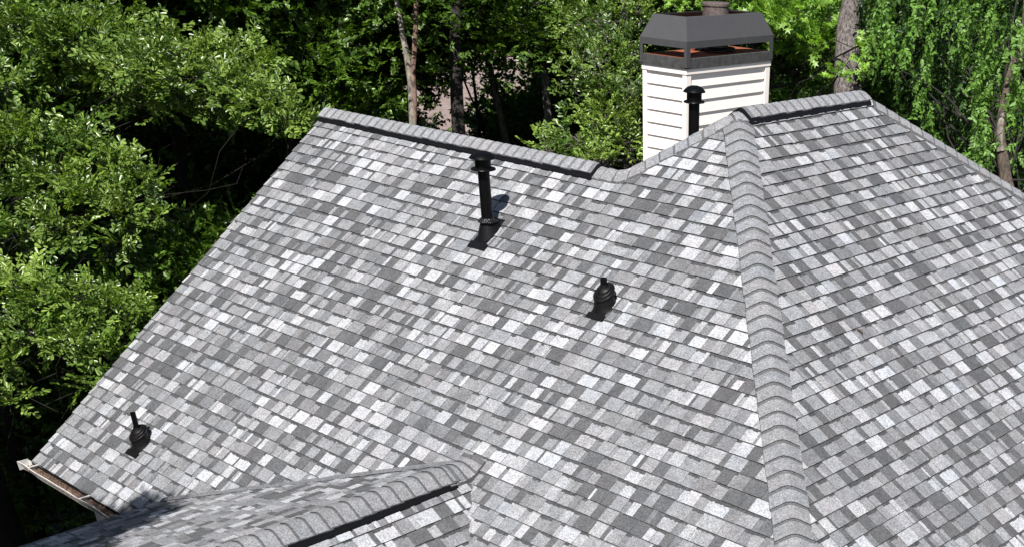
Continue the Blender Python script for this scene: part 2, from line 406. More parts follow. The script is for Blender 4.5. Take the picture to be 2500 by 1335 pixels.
# ------------------------------------------------------------------ chimney
CX1, CY0, CXW, CYW = -3.04, 2.70, .73, 1.72; CX0 = CX1 - CXW; CY1 = CY0 + CYW; ZB = -3.6
mb = MB(); EX = .156; cw = .075
z = -.05 - .075; k = 0
mb.box((CX0 + .02, CY0 + .02, ZB + Z0), (CX1 - .02, CY1 - .02, Z0 - .02))                # core
while z > ZB + .1:
    top = z; bot = z - EX
    def lap(a, b, nrm):                                     # a,b plan ends of a board, outward normal
        n = np.array(nrm, float); a = np.array(a, float); b = np.array(b, float)
        ti = -.010; to = .014
        P = lambda q, off, zz: (q[0] + n[0] * off, q[1] + n[1] * off, zz + Z0)
        mb.face([P(a, to, bot), P(b, to, bot), P(b, ti, top + .01), P(a, ti, top + .01)])
        mb.face([P(a, -.02, bot), P(b, -.02, bot), P(b, to, bot), P(a, to, bot)][::-1])
    lap((CX0 + cw * .6, CY0), (CX1 - cw * .6, CY0), (0, -1)); lap((CX1, CY0 + cw), (CX1, CY1 - cw), (1, 0))
    lap((CX1 - cw, CY1), (CX0 + cw, CY1), (0, 1)); lap((CX0, CY1 - cw), (CX0, CY0 + cw), (-1, 0)); z -= EX
chim = mb.build('chimney', M_WHITE, house)
mb = MB()                                                   # corner boards (L shaped, 2 cm proud)
for sx, sy, X, Y in ((1, -1, CX1, CY0), (1, 1, CX1, CY1), (-1, -1, CX0, CY0), (-1, 1, CX0, CY1)):
    e = .021
    def q(a, b): return (min(a, b), max(a, b))
    x = q(X + sx * e, X - sx * cw * .62); y = q(Y + sy * e, Y - sy * cw * .05); mb.box((x[0], y[0], ZB + Z0), (x[1], y[1], Z0 - .13))
    x = q(X + sx * (e + .001), X - sx * cw * .05); y = q(Y + sy * (e + .001), Y - sy * cw); mb.box((x[0], y[0], ZB + Z0 + .001), (x[1], y[1], Z0 - .131))
mb.build('corner_board', M_WHITE, chim, bevel=.003)
mb = MB(); mb.box((CX0 - .030, CY0 - .030, Z0 - .128), (CX1 + .030, CY1 + .030, Z0 - .05)); mb.build('frieze_board', M_WHITE, chim, bevel=.003)
# flashing skirt of the chase cover
mb = MB(); e = .036
mb.box((CX0 - e, CY0 - e, Z0 - .058), (CX1 + e, CY1 + e, Z0 + .055)); mb.box((CX0 - e - .008, CY0 - e - .008, Z0 - .066), (CX1 + e + .008, CY1 + e + .008, Z0 - .0585))
mb.build('metal_skirt', M_FLASH, chim, bevel=.003)
mb = MB(); cx, cy = (CX0 + CX1) / 2, (CY0 + CY1) / 2
a = .0; ring = [(CX0, CY0), (CX1, CY0), (CX1, CY1), (CX0, CY1)]
for i in range(4):
    p, q = ring[i], ring[(i + 1) % 4]; mb.face([(p[0], p[1], Z0 + .0575), (q[0], q[1], Z0 + .0575), (cx + (q[0] - cx) * .3, cy + (q[1] - cy) * .3, Z0 + .085), (cx + (p[0] - cx) * .3, cy + (p[1] - cy) * .3, Z0 + .085)])
mb.build('chase_cover', M_RUST, chim)
# shroud: corner posts, band, sloped hood with open top
mb = MB(); e = .043; x0, x1, y0, y1 = CX0 - e, CX1 + e, CY0 - e, CY1 + e; pw = .072
for X, sx in ((x0, 1), (x1, -1)):
    for Y, sy in ((y0, 1), (y1, -1)):
        xs = sorted((X, X + sx * pw * .65)); ys = sorted((Y, Y + sy * .006)); mb.box((xs[0], ys[0], Z0 - .045), (xs[1], ys[1], Z0 + .171))
        xs = sorted((X, X + sx * .006)); ys = sorted((Y + sy * .0062, Y + sy * pw)); mb.box((xs[0], ys[0], Z0 - .045), (xs[1], ys[1], Z0 + .171))
def ringq(ins, z): return [(x0 + ins, y0 + ins, z + Z0), (x1 - ins, y0 + ins, z + Z0), (x1 - ins, y1 - ins, z + Z0), (x0 + ins, y1 - ins, z + Z0)]
rs = [ringq(.006, .172), ringq(0, .172), ringq(0, .25), ringq(.125, .51), ringq(.16, .512), ringq(.155, .495), ringq(.130, .49), ringq(.008, .246)]
for A_, B_ in zip(rs, rs[1:] + rs[:1]):
    for i in range(4): mb.face([A_[i], A_[(i + 1) % 4], B_[(i + 1) % 4], B_[i]])
mb.build('chimney_shroud', M_SHROUD, chim)
mb = MB(); fx, fy = cx + .10, cy + .02
mb.lathe((fx, fy, Z0 + .08), [(.175, 0), (.175, .56), (.0, .56)], 40); mb.lathe((fx, fy, Z0 + .60), [(.176, 0), (.186, .004), (.186, .03), (.175, .038), (.05, .044), (.0, .044)], 40)
o = mb.build('flue_pipe', M_FLUE, chim, smooth=True); o.data.set_sharp_from_angle(angle=math.radians(40))
mb = MB(); mb.lathe((fx, fy, Z0 + .10), [(.185, .03), (.27, .02), (.28, .0)], 40); mb.build('storm_collar', M_BLK, chim)

# ------------------------------------------------------------------ roof penetrations
NA = Vector((0, -T, 1)).normalized()
def flash_plate(cx, cy, Hf, nrm, w, up, down, notch=0, name='flashing', parent=None, mat=None, slopedir=(0, 1)):
    mb = MB(); U = Vector((slopedir[1], -slopedir[0], 0)); V = Vector((slopedir[0], slopedir[1], 0)) * s_ + Vector((0, 0, T * s_)); C = Vector((cx, cy, Hf(cx, cy) + Z0))
    M = Matrix.Translation(C) @ Matrix((U, V, Vector(nrm))).transposed().to_4x4()
    mb.box((-w, -down, .006), (w, -down * .62, .0225), M=M); mb.box((-w * .78, -down * .619, .006), (w * .78, up, .0222), M=M)
    return mb.build(name, mat or M_BLK, parent)
def pipe_vent(x, y, h, label, r=.060, slopedir=(0, 1), capw=.125):
    zb = H(x, y) + Z0; nrm = Vector((-slopedir[0] * T, -slopedir[1] * T, 1)).normalized()
    mb = MB(); mb.lathe((x, y, zb - .1), [(r, 0), (r, h - .06)], 28)
    p = mb.build('vent_pipe', M_PIPE, house, smooth=True); p['label'] = label
    z = zb + h
    mb = MB(); mb.lathe((x, y, z), [(r * .95, -.165), (capw, -.175), (capw * 1.03, -.168), (capw * .98, -.158), (r * 1.25, -.145), (r * 1.25, -.142)], 36)
    mb.lathe((x, y, z), [(r * 1.38, -.142), (r * 1.38, -.085), (r * 1.42, -.07)], 36)
    mb.lathe((x, y, z), [(r * 1.3, -.071), (capw * 1.06, -.068), (capw * 1.08, -.06), (capw * .98, -.045), (capw * .75, -.02), (capw * .4, -.004), (0, 0)], 36)
    o = mb.build('vent_cap', M_PIPE, p, smooth=True); o.data.set_sharp_from_angle(angle=math.radians(50))
    rg = random.Random(4); mb = MB(); zc = zb + .135
    mb.lathe((x, y, zc), [(r, .03), (r * 1.15, .026), (r * 1.45, .010), (r * 1.75, -.004), (r * 1.7, -.012), (r * 1.3, -.006)], 30, wob=.005, rng=rg)
    mb.build('storm_collar', M_COLL, p)
    mb = MB(); V = Vector((slopedir[0], slopedir[1], 0)) * s_ + Vector((0, 0, T * s_)); U = Vector((slopedir[1], -slopedir[0], 0))
    rows = []; n = 32; C = Vector((x, y, zb))
    for t, up in ((0, 0), (.35, .3), (.7, .66), (1, 1)):
        row = []
        for i in range(n):
            a = 2 * math.pi * i / n
            base = C + U * (math.cos(a) * .118) + V * (math.sin(a) * .165 + .02) + nrm * .016
            top = Vector((x + math.cos(a) * r * 1.12 * slopedir[1] + math.sin(a) * r * 1.12 * slopedir[0], y - math.cos(a) * r * 1.12 * slopedir[0] + math.sin(a) * r * 1.12 * slopedir[1], zb + .15))
            row.append(tuple(base.lerp(top, up)))
        rows.append(row)
    mb.grid(rows, closed=True); mb.build('flashing_boot', M_BLK, p, smooth=True)
    flash_plate(x, y, H, nrm, .130, .20, .225, name='flashing_plate', parent=p, mat=M_BLK, slopedir=slopedir)
    return p
pipe_vent(-1.92, -1.71, .80, 'tall black metal vent pipe standing on the front slope')
pipe_vent(-1.52, 1.10, 1.10, 'tall black metal vent pipe rising behind the hip in front of the chimney', r=.062, slopedir=(1, 0), capw=.118)
def small_vent(x, y, ph, label, pr=.031, lean=(0, 0)):
    zb = H(x, y) + Z0; nrm = NA
    mb = MB(); ax = (lean[0], lean[1], 1)
    mb.lathe((x, y, zb), [(pr * .8, .12), (pr * .8, ph - .02), (pr * .82, ph), (pr, ph), (pr, .02)], 20, axis=ax)
    p = mb.build('plumbing_vent', M_PIPE, house, smooth=True); p.data.set_sharp_from_angle(angle=math.radians(50)); p['label'] = label
    mb = MB(); V = Vector((0, s_, T * s_)); U = Vector((1, 0, 0)); C = Vector((x, y, zb)); n = 36; rows = []
    def ringp(rad, h, mix, off=0):
        row = []
        for i in range(n):
            a = 2 * math.pi * i / n
            sl = C + U * (math.cos(a) * rad) + V * (math.sin(a) * rad * 1.15 + off) + Vector((0, 0, h * 1.05))
            lv = C + Vector((math.cos(a) * rad, math.sin(a) * rad, h * 1.05)) 
            row.append(tuple(sl.lerp(lv, mix)))
        return row
    rows = [ringp(.118, .010, 0), ringp(.108, .024, .0), ringp(.101, .07, .06), ringp(.097, .112, .10), ringp(.106, .118, .10), ringp(.107, .130, .12), ringp(.104, .134, .12), ringp(.090, .134, .12),
            ringp(.089, .150, .14), ringp(.084, .154, .15), ringp(.071, .154, .16), ringp(.069, .168, .2), ringp(.060, .174, .3), ringp(.040, .178, .5), ringp(.036, .186, .8), ringp(.034, .198, 1)]
    mb.grid(rows, closed=True); o = mb.build('pipe_boot', M_RUB, p, smooth=True); o.data.set_sharp_from_angle(angle=math.radians(35))
    flash_plate(x, y, H, nrm, .108, .12, .17, name='flashing_plate', parent=p, mat=M_RUB)
    return p
small_vent(.12, -2.07, .265, 'short black plumbing vent with a ribbed rubber boot in the middle of the front slope', .033)
small_vent(-4.42, -4.72, .365, 'thin black plumbing vent with rubber boot near the left eave', .028)

# small curled dry leaf on the right slope
mb = MB(); c0 = np.array([2.18, -.83]);
from math import sin, cos
rows = []
for i in range(7):
    t = i / 6; wd = .018 * math.sin(math.pi * min(.98, t + .02)) + .002; ang = 1.9 * t
    x = c0[0] + .07 * t; y = c0[1] + .02 * math.sin(3 * t)
    rows.append([(x, y - wd, Z0 + H(x, y - wd) + .018 + .02 * math.sin(ang)), (x, y, Z0 + H(x, y) + .012 + .012 * math.sin(ang)), (x, y + wd, Z0 + H(x, y + wd) + .018 + .022 * math.sin(ang))])
mb.grid(rows); M_DRY = simple('dry_leaf', (.07, .05, .035), .7)
tag(mb.build('fallen_leaf', M_DRY), 'small curled dark dry leaf lying on the right roof slope beside the hip', 'leaf')
#TREES#
# ------------------------------------------------------------------ ground
k = NT('forest_floor'); p = k.pos(); v = k.noise(.5, 5, .7, p); v2 = k.noise(14, 4, .7, p)
c1 = k.ramp(v2, [(.3, (.006, .0045, .003)), (.5, (.015, .011, .007)), (.72, (.045, .032, .02))])
c2 = k.ramp(v2, [(.3, (.004, .008, .002)), (.7, (.014, .024, .008))])
mx = k.t.nodes.new('ShaderNodeMix'); mx.data_type = 'RGBA'; k.l(k.ramp(v, [(.5, 0.), (.62, 1.)]), mx.inputs[0]); k.l(c1, mx.inputs[6]); k.l(c2, mx.inputs[7])
k.l(mx.outputs[2], k.b.inputs['Base Color']); k.b.inputs['Roughness'].default_value = .95; k.bump(v2, .8, .05)
rr = np.random.default_rng(5); N_ = 90; gx = np.sinh(np.linspace(-3.2, 3.2, N_)) * 60; gy = np.sinh(np.linspace(-3.2, 3.2, N_)) * 60
mb = MB(); mb.grid([[(x, y, -.25 + (.5 * math.sin(x * .11) * math.cos(y * .09) + .2 * math.sin(x * .31 + y * .27)) * min(1, math.hypot(x, y) / 30)) for x in gx] for y in gy])
tag(mb.build('ground', k.m, None, smooth=True), kind='structure')

# ------------------------------------------------------------------ foliage
def mat_leaf(name, hue_lo, hue_hi, rough=.38, trans=.3, spec=.55):
    k = NT(name); a = k.attr(); v = k.noise(1.3, 2, .6, k.pos())
    mx = k.t.nodes.new('ShaderNodeMix'); mx.data_type = 'RGBA'
    sp = k.t.nodes.new('ShaderNodeSeparateColor'); k.l(a, sp.inputs[0]); k.l(sp.outputs[0], mx.inputs[0])
    mx.inputs[6].default_value = (*hue_lo, 1); mx.inputs[7].default_value = (*hue_hi, 1)
    c = k.mul(mx.outputs[2], k.ramp(v, [(.3, .8), (.7, 1.2)]))
    k.l(c, k.b.inputs['Base Color']); k.b.inputs['Roughness'].default_value = rough; k.b.inputs['Specular IOR Level'].default_value = spec
    tr = k.t.nodes.new('ShaderNodeBsdfTranslucent'); k.l(k.mul(c, (1.5, 1.6, .6, 1)), tr.inputs[0])
    ms = k.t.nodes.new('ShaderNodeMixShader'); ms.inputs[0].default_value = trans
    k.l(k.b.outputs[0], ms.inputs[1]); k.l(tr.outputs[0], ms.inputs[2]); k.l(ms.outputs[0], k.out.inputs[0]); return k.m
def mat_bark(name, lo, hi, scale=(9, 9, 1.6)):
    k = NT(name); v = k.noise(2.2, 5, .7, k.obj(scale)); v2 = k.noise(1.2, 3, .6, k.obj())
    k.l(k.mul(k.ramp(v, [(.36, lo), (.62, hi)]), k.ramp(v2, [(.3, .7), (.7, 1.15)])), k.b.inputs['Base Color']); k.b.inputs['Roughness'].default_value = .9
    k.bump(v, 1.0, .05); return k.m
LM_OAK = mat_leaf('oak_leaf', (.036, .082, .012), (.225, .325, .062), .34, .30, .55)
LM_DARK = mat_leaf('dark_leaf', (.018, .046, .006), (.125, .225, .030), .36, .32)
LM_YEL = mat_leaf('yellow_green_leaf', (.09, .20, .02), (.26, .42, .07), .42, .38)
LM_DROOP = mat_leaf('drooping_leaf', (.010, .036, .005), (.12, .24, .036), .45, .30, .35)
BK_GREY = mat_bark('grey_bark', (.018, .015, .015), (.24, .205, .19), (14, 14, 1.6))
BK_DARK = mat_bark('dark_bark', (.007, .006, .005), (.028, .022, .018))
BK_PALE = mat_bark('pale_bark', (.05, .043, .035), (.25, .22, .175), (5, 5, 2.5))
BK_BROWN = mat_bark('brown_bark', (.02, .015, .012), (.13, .095, .07), (9, 9, 2.5))
BK_RED = mat_bark('reddish_bark', (.06, .032, .024), (.22, .125, .095), (5, 5, 2.5))

def leaf_shape(kind, L):
    if kind == 'star':
        V = [(L * .42, 0, 0)]; F = []; n = 5
        for i in range(n):
            a = (i - 2) * 1.18; V.append((L * .42 + L * .58 * math.cos(a), L * .58 * math.sin(a), -.10 * L)); b = a + .59
            V.append((L * .42 + L * .2 * math.cos(b), L * .2 * math.sin(b), -.02 * L))
        for i in range(n): F.append((0, 1 + ((2 * i - 1) % (2 * n)) if i else 10, 1 + 2 * i, 2 + 2 * i))
        return np.array(V), np.array(F)
    w = {'oak': .19, 'ovate': .28, 'narrow': .13}[kind] * L; f = .30
    s1, s2 = (.45, .82) if kind == 'oak' else (.3, .7)
    k1, k2 = (.75, 1.0) if kind == 'oak' else (1.0, .7)
    V = [(0, 0, 0), (L * s1, w * k1, w * f), (L * s2, w * k2, w * f - .04 * L), (L, 0, -.06 * L), (L * s2, -w * k2, w * f - .04 * L), (L * s1, -w * k1, w * f)]
    return np.array(V), np.array([(0, 3, 2, 1), (0, 5, 4, 3)])
def rot_from(d, up, rng, tilt):
    """(N,3,3) frames: x along d, z near up, with random tilt"""
    d = d / np.linalg.norm(d, axis=1, keepdims=True); up = up + rng.normal(0, tilt, up.shape)
    y = np.cross(up, d); y /= np.linalg.norm(y, axis=1, keepdims=True) + 1e-9; z = np.cross(d, y)
    return np.stack([d, y, z], axis=2)
def sprig(kind, L, n, length, rng, droop=0):
    """template: leaves along a short twig with a terminal rosette"""
    LV, LF = leaf_shape(kind, L); V = []; F = []; T_ = []; base = 0
    for i in range(n):
        t = (i + .5) / n if i < n * .6 else rng.uniform(.8, 1.0)
        p = np.array([[length * t, 0, -droop * t * t]]); s = rng.choice([-1, 1]) if i >= n * .6 else (-1) ** i
        a = s * rng.uniform(.5, 1.25) if i < n * .6 else rng.uniform(-1.9, 1.9)
        d = np.array([[math.cos(a), math.sin(a), rng.uniform(-.25, .35) - droop * 1.5]]); Rm = rot_from(d, np.array([[0, 0, 1.]]), rng, .35)[0]
        V.append((LV * rng.uniform(.7, 1.15)) @ Rm.T + p); F.append(LF + base); base += len(LV); T_ += [np.clip(rng.normal(.5, .28), 0, 1)] * len(LF)
    return np.concatenate(V), np.concatenate(F), np.array(T_)
def mesh_np(name, V, F, tone, mat, parent=None):
    me = bpy.data.meshes.new(name); me.vertices.add(len(V)); me.vertices.foreach_set('co', V.astype(np.float32).ravel())
    me.loops.add(F.size); me.loops.foreach_set('vertex_index', F.astype(np.int32).ravel()); me.polygons.add(len(F))
    me.polygons.foreach_set('loop_start', np.arange(0, F.size, 4, dtype=np.int32)); me.update(calc_edges=True)
    a = me.attributes.new('tone', 'FLOAT_COLOR', 'FACE'); c = np.ones((len(F), 4), np.float32); c[:, :3] = tone[:, None]; a.data.foreach_set('color', c.ravel())
    me.materials.append(mat); o = bpy.data.objects.new(name, me); COL.objects.link(o)
    if parent: o.parent = parent
    return o
def bake(templates, pos, dirs, ups, rng, tilt=.4, scale=(.8, 1.2), tone_off=None):
    Vs, Fs, Ts = [], [], []; base = 0; idx = rng.integers(0, len(templates), len(pos))
    for k, (V, F, tt) in enumerate(templates):
        m = np.where(idx == k)[0]
        if not len(m): continue
        R_ = rot_from(dirs[m], ups[m], rng, tilt); s = rng.uniform(*scale, len(m))
        W = np.einsum('nij,kj->nki', R_, V) * s[:, None, None] + pos[m][:, None, :]
        Vs.append(W.reshape(-1, 3)); Fs.append((F[None] + (np.arange(len(m)) * len(V))[:, None, None] + base).reshape(-1, 4)); base += len(m) * len(V)
        to = np.zeros(len(m)) if tone_off is None else tone_off[m]
        Ts.append(np.clip(tt[None] + to[:, None], 0, 1).ravel())
    return np.concatenate(Vs), np.concatenate(Fs), np.concatenate(Ts)
def tube(mb, pts, r0, r1, n=8, wob=.0, rng=None, c=(1, 1, 1)):
    P = [Vector(p) for p in pts]; rows = []; m = len(P)
    for i, p in enumerate(P):
        d = (P[min(i + 1, m - 1)] - P[max(i - 1, 0)]).normalized(); a = d.orthogonal().normalized() if abs(d.z) < .99 else Vector((1, 0, 0)); b = d.cross(a)
        if i and rows: pass
        r = r0 + (r1 - r0) * (i / (m - 1)) ** .8
        ref = Vector((1, .2, .1)); a = (ref - d * ref.dot(d)).normalized(); b = d.cross(a)
        rows.append([tuple(p + a * math.cos(t) * r * (1 + (rng.uniform(-wob, wob) if rng else 0)) + b * math.sin(t) * r * (1 + (rng.uniform(-wob, wob) if rng else 0))) for t in [2 * math.pi * j / n for j in range(n)]])
    mb.grid(rows, c, True)
def curve(a, b, rng, k=8, bend=.12, sag=0):
    a, b = np.array(a, float), np.array(b, float); L = np.linalg.norm(b - a); o1 = rng.normal(0, bend * L, 3); o2 = rng.normal(0, bend * L * .4, 3)
    return [a + (b - a) * t + o1 * math.sin(math.pi * t) + o2 * math.sin(2 * math.pi * t) + np.array([0, 0, sag * math.sin(math.pi * t)]) for t in np.linspace(0, 1, k)]
SPR = {}
def templates(kind, L, n, length, droop=0, seed=1):
    key = (kind, L, n, length, droop)
    if key not in SPR: r = np.random.default_rng(seed); SPR[key] = [sprig(kind, L, n, length, r, droop) for _ in range(7)]
    return SPR[key]
def make_tree(name, label, cat, base, top, r, pads, leafmat, bark, tmpl, seed, dens=220, group=None, shell=.55, nb=9, tilt=.4, drop=0.0, trunk_path=None, limb_bark=None, lk=1.0, extra=None, toff=0.0, flat=.5, lean_up=.35, tw=True):
    """pads: (centre, radii) ellipsoids of foliage; trunk from base to top, a limb to every pad, branchlets inside it"""
    rng = np.random.default_rng(seed); root = thing(name, label, cat, tuple(base), group); base = np.array(base, float); top = np.array(top, float)
    loc = Matrix.Translation(-Vector(base))
    pr_ = random.Random(seed); mb = MB(); tp = trunk_path or curve(base, top, rng, 14, .025); tp = [np.array(p, float) for p in tp]
    tube(mb, tp, r * 1.15, r * .35, 14, .05, pr_)
    if limb_bark: t = mb.build('trunk', bark, root, smooth=True, attr=False); t.data.transform(loc); mb = MB()
    pos, dirs, offs = [], [], []
    zt = np.array([p[2] for p in tp])
    for ctr, rad in pads:
        ctr = np.array(ctr, float); rad = np.array(rad, float)
        zz = ctr[2] - np.hypot(*(ctr[:2] - top[:2])) * .45; i = int(np.argmin(abs(zt - np.clip(zz, zt[0] + (zt[-1] - zt[0]) * .25, zt[-1]))))
        limb = curve(tp[i], ctr, rng, 8, .07); L = np.linalg.norm(ctr - tp[i]); lr = min(r * .5, .012 + L * .010) * lk
        tube(mb, limb, lr, lr * .4, 7, .04, pr_)
        for b in range(nb):
            u = rng.normal(0, 1, 3); u[2] = abs(u[2]) * .6 - .15; u /= np.linalg.norm(u); e = ctr + u * rad * rng.uniform(.6, .95); s = limb[int(rng.integers(4, 8))]
            br = curve(s, e, rng, 6, .12); tube(mb, br, lr * .32, .004, 5)
        vol = rad[0] * rad[1] * rad[2]; n = int(dens * vol ** .72) + 6
        u = rng.normal(0, 1, (n, 3)); u /= np.linalg.norm(u, axis=1, keepdims=True); rr_ = rng.uniform(0, 1, n) ** shell; lump = 1 + .28 * np.sin(u[:, 0] * 5 + seed) * np.cos(u[:, 1] * 6 + ctr[0] * 3) + .15 * np.sin(u[:, 2] * 9 + ctr[1])
        P_ = ctr + u * rad * (rr_ * lump)[:, None]
        D = u * np.array([1, 1, flat]) + rng.normal(0, .45, (n, 3)); D[:, 2] += lean_up - drop * 2.0
        pos.append(P_); dirs.append(D); offs.append(toff + rng.normal(0, .17) + rng.normal(0, .10, n))
    pos = np.concatenate(pos); dirs = np.concatenate(dirs); offs = np.concatenate(offs)
    if extra: pos = np.concatenate([pos, np.array(extra[0])]); dirs = np.concatenate([dirs, np.array(extra[1])]); offs = np.concatenate([offs, np.array(extra[2])])
    ups = np.tile(np.array([[.12, -.2, 1.]]), (len(pos), 1))
    V, F, tt = bake(tmpl, pos - base, dirs, ups, rng, tilt, tone_off=offs)
    if tw:                                                 # visible twigs carrying some of the sprigs
        sel = rng.choice(len(pos), min(len(pos), 260), replace=False)
        for i in sel:
            d = dirs[i] / np.linalg.norm(dirs[i]); a = pos[i] + d * .1; b = pos[i] - d * rng.uniform(.15, .45) - np.array([0, 0, .05]); tube(mb, [b, (a + b) / 2 + rng.normal(0, .015, 3), a], .006, .002, 4)
    t = mb.build('limbs' if limb_bark else 'trunk', limb_bark or bark, root, smooth=True, attr=False); t.data.transform(loc)
    mesh_np('crown', V, F, tt, leafmat, root)
    return root
def copy_tree(src, loc, rz, sc, label, group):
    r = src.copy(); COL.objects.link(r); r.location = loc; r.rotation_euler = (0, 0, rz); r.scale = (sc, sc, sc); r['label'] = label; r['group'] = group
    for ch in src.children:
        c = ch.copy(); COL.objects.link(c); c.parent = r
    return r
def xy(px, d, py=200): q = at(px, py, d); return np.array([q[0], q[1], 0.])

# --- the big sunlit oak beside the left rake: pads given by where the boughs stand
OAKP = []
def bough(pts, rr=random.Random(77)):
    for px, py, d, rx, rz in pts:
        d += 3.0; c = at(px, py, d); k = d / FPX; rx *= .86; rz *= .86; OAKP.append((c, (rx * k, rx * k * 1.1, rz * k)))
bough([(30, 60, 12.6, 110, 60), (150, 90, 12.9, 110, 60), (260, 70, 13.6, 110, 55), (330, 150, 12.8, 110, 55), (420, 190, 12.8, 95, 45), (470, 120, 13.6, 100, 48), (560, 210, 13.0, 95, 48),
       (600, 150, 13.8, 85, 45), (650, 255, 12.9, 85, 42), (720, 285, 12.9, 60, 38), (560, 290, 13.4, 70, 30), (440, 270, 13.4, 80, 30), (230, 200, 13.3, 90, 42), (330, 240, 13.6, 60, 34)])
bough([(0, 200, 12.4, 60, 40), (70, 330, 12.2, 90, 45), (0, 360, 12.0, 80, 50), (200, 350, 12.3, 75, 40), (270, 400, 12.2, 75, 40), (340, 440, 12.2, 55, 34), (230, 470, 12.0, 75, 40), (150, 430, 12.1, 70, 36),
       (60, 470, 11.9, 80, 45), (130, 540, 11.8, 60, 36), (300, 520, 12.0, 50, 34), (380, 530, 12.2, 30, 40), (290, 590, 11.9, 20, 36), (165, 590, 11.8, 22, 34), (20, 560, 11.8, 60, 36)])
bough([(30, 680, 11.6, 80, 34), (110, 720, 11.6, 75, 36), (200, 720, 11.7, 70, 30), (290, 745, 11.8, 65, 26), (350, 760, 11.9, 30, 22), (60, 790, 11.5, 80, 45), (170, 820, 11.6, 75, 38), (240, 860, 11.7, 55, 34),
       (280, 900, 11.8, 30, 30), (210, 930, 11.7, 40, 30), (20, 880, 11.5, 50, 40), (40, 960, 11.5, 30, 34)])
tmO = templates('oak', .092, 16, .23)
make_tree('oak_tree', 'big sunlit glossy oak left of the roof, its boughs reaching the left rake', 'tree', xy(10, 20.5, 1250), xy(-60, 18.5, 100) + [0, 0, 11.5], .24, OAKP, LM_OAK, BK_DARK, tmO, 3, dens=640, nb=3, lk=.12)
# --- shade oak standing outside the picture in front of the left corner; its crown shades the gable slope
make_tree('oak_tree', 'oak in front of the left corner that shades the small gable, outside the photo', 'tree', (-4.2, -14.0, 0), (-2.6, -12.0, 11.5), .22,
          [((-1.06, -9.85, 11.6), (.6, .65, .45)), ((-.85, -10.75, 11.6), (.8, .8, .5)), ((-.75, -9.3, 11.5), (.22, .40, .2)), ((-1.35, -8.95, 11.4), (.22, .18, .15)), ((-1.15, -9.5, 11.5), (.35, .28, .3)), ((-1.5, -10.0, 11.7), (.6, .6, .4)), ((-1.5, -10.3, 11.3), (.6, .7, .4)), ((-1.2, -11.3, 12.2), (1.1, 1.2, .7)), ((-1.9, -10.6, 10.9), (.8, .8, .5)), ((-.2, -11.6, 12.6), (1.0, 1.2, .7)), ((-2.0, -12.9, 12.6), (1.5, 1.5, .9)), ((-4.6, -12.6, 11.0), (1.5, 1.5, .9)), ((-6.2, -11.5, 10.5), (1.5, 1.5, .9)), ((-7.5, -13, 10.0), (1.7, 1.7, 1.))],
          LM_OAK, BK_DARK, tmO, 9, dens=1300, nb=6)

# --- woodland behind: prototypes and copies
def crown_pads(seed, n, R, z0, z1, rp):
    r = random.Random(seed); out = []
    for i in range(n):
        z = z0 + (z1 - z0) * ((i + .5) / n); t = (z - z0) / (z1 - z0); rad = R * math.sin(math.pi * (.18 + .74 * t)) * r.uniform(.45, 1.0); a = i * 2.4 + r.uniform(-.5, .5)
        k = rp * r.uniform(.75, 1.25); out.append(((rad * math.cos(a), rad * math.sin(a), z), (k, k, k * .55)))
    return out
tmB = templates('ovate', .12, 11, .30); tmB2 = templates('oak', .12, 12, .30); tmY = templates('star', .15, 9, .26); tmD = templates('ovate', .068, 9, .17, .05)
protos = []
def proto(nm, lab, seed, n, R, z0, z1, rp, lm, bk, tm, dens, r=.2, **kw):
    protos.append(make_tree(nm, lab, 'tree', (0, 0, 0), (0.3, 0.2, z1 - .8), r, crown_pads(seed, n, R, z0, z1, rp), lm, bk, tm, seed, dens=dens, tw=False, **kw)); return protos[-1]
GW = 'trees of the shaded woods behind the house'
LAB = ['dense dark green woodland tree with broad leaves in the woods behind the roof', 'mid green woodland tree with pointed leaves in the woods behind the roof', 'tall bare stemmed woodland tree with its crown high up in the woods behind the roof']
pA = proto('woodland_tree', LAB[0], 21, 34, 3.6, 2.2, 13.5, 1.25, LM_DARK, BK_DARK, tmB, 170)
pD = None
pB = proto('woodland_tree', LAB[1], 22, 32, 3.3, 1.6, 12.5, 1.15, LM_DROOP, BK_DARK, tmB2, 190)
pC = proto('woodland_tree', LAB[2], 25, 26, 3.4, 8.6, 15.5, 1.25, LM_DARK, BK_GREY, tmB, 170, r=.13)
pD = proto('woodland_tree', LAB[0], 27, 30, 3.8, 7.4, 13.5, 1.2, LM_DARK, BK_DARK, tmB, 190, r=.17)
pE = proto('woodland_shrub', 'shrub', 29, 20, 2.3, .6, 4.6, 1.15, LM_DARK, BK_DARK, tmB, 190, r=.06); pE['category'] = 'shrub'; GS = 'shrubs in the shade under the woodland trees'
SHR = []
def shrub(px, d, sc=1.0):
    loc = xy(px, d)
    if not SHR: pE.location = loc; pE.scale = (sc,) * 3; pE['group'] = GS; SHR.append((px, d, pE)); return
    SHR.append((px, d, copy_tree(pE, loc, rw.uniform(0, 6.28), sc * rw.uniform(.9, 1.15), 'shrub', GS)))
rw = random.Random(12); first = [True] * 4
WOODS = []; WR = []
def wood(px, d, k, sc=1.0, py=200, loc=None):
    loc = xy(px, d, py) if loc is None else loc; src = (pA, pB, pC, pD)[k]
    WOODS.append((px, d, k, loc))
    if first[k]: first[k] = False; WR.append(src); src.location = loc; src.rotation_euler = (0, 0, rw.uniform(0, 6.28)); src.scale = (sc,) * 3; src['group'] = GW
    else: WR.append(copy_tree(src, loc, rw.uniform(0, 6.28), sc * rw.uniform(.92, 1.08), LAB[min(k, 2)], GW))
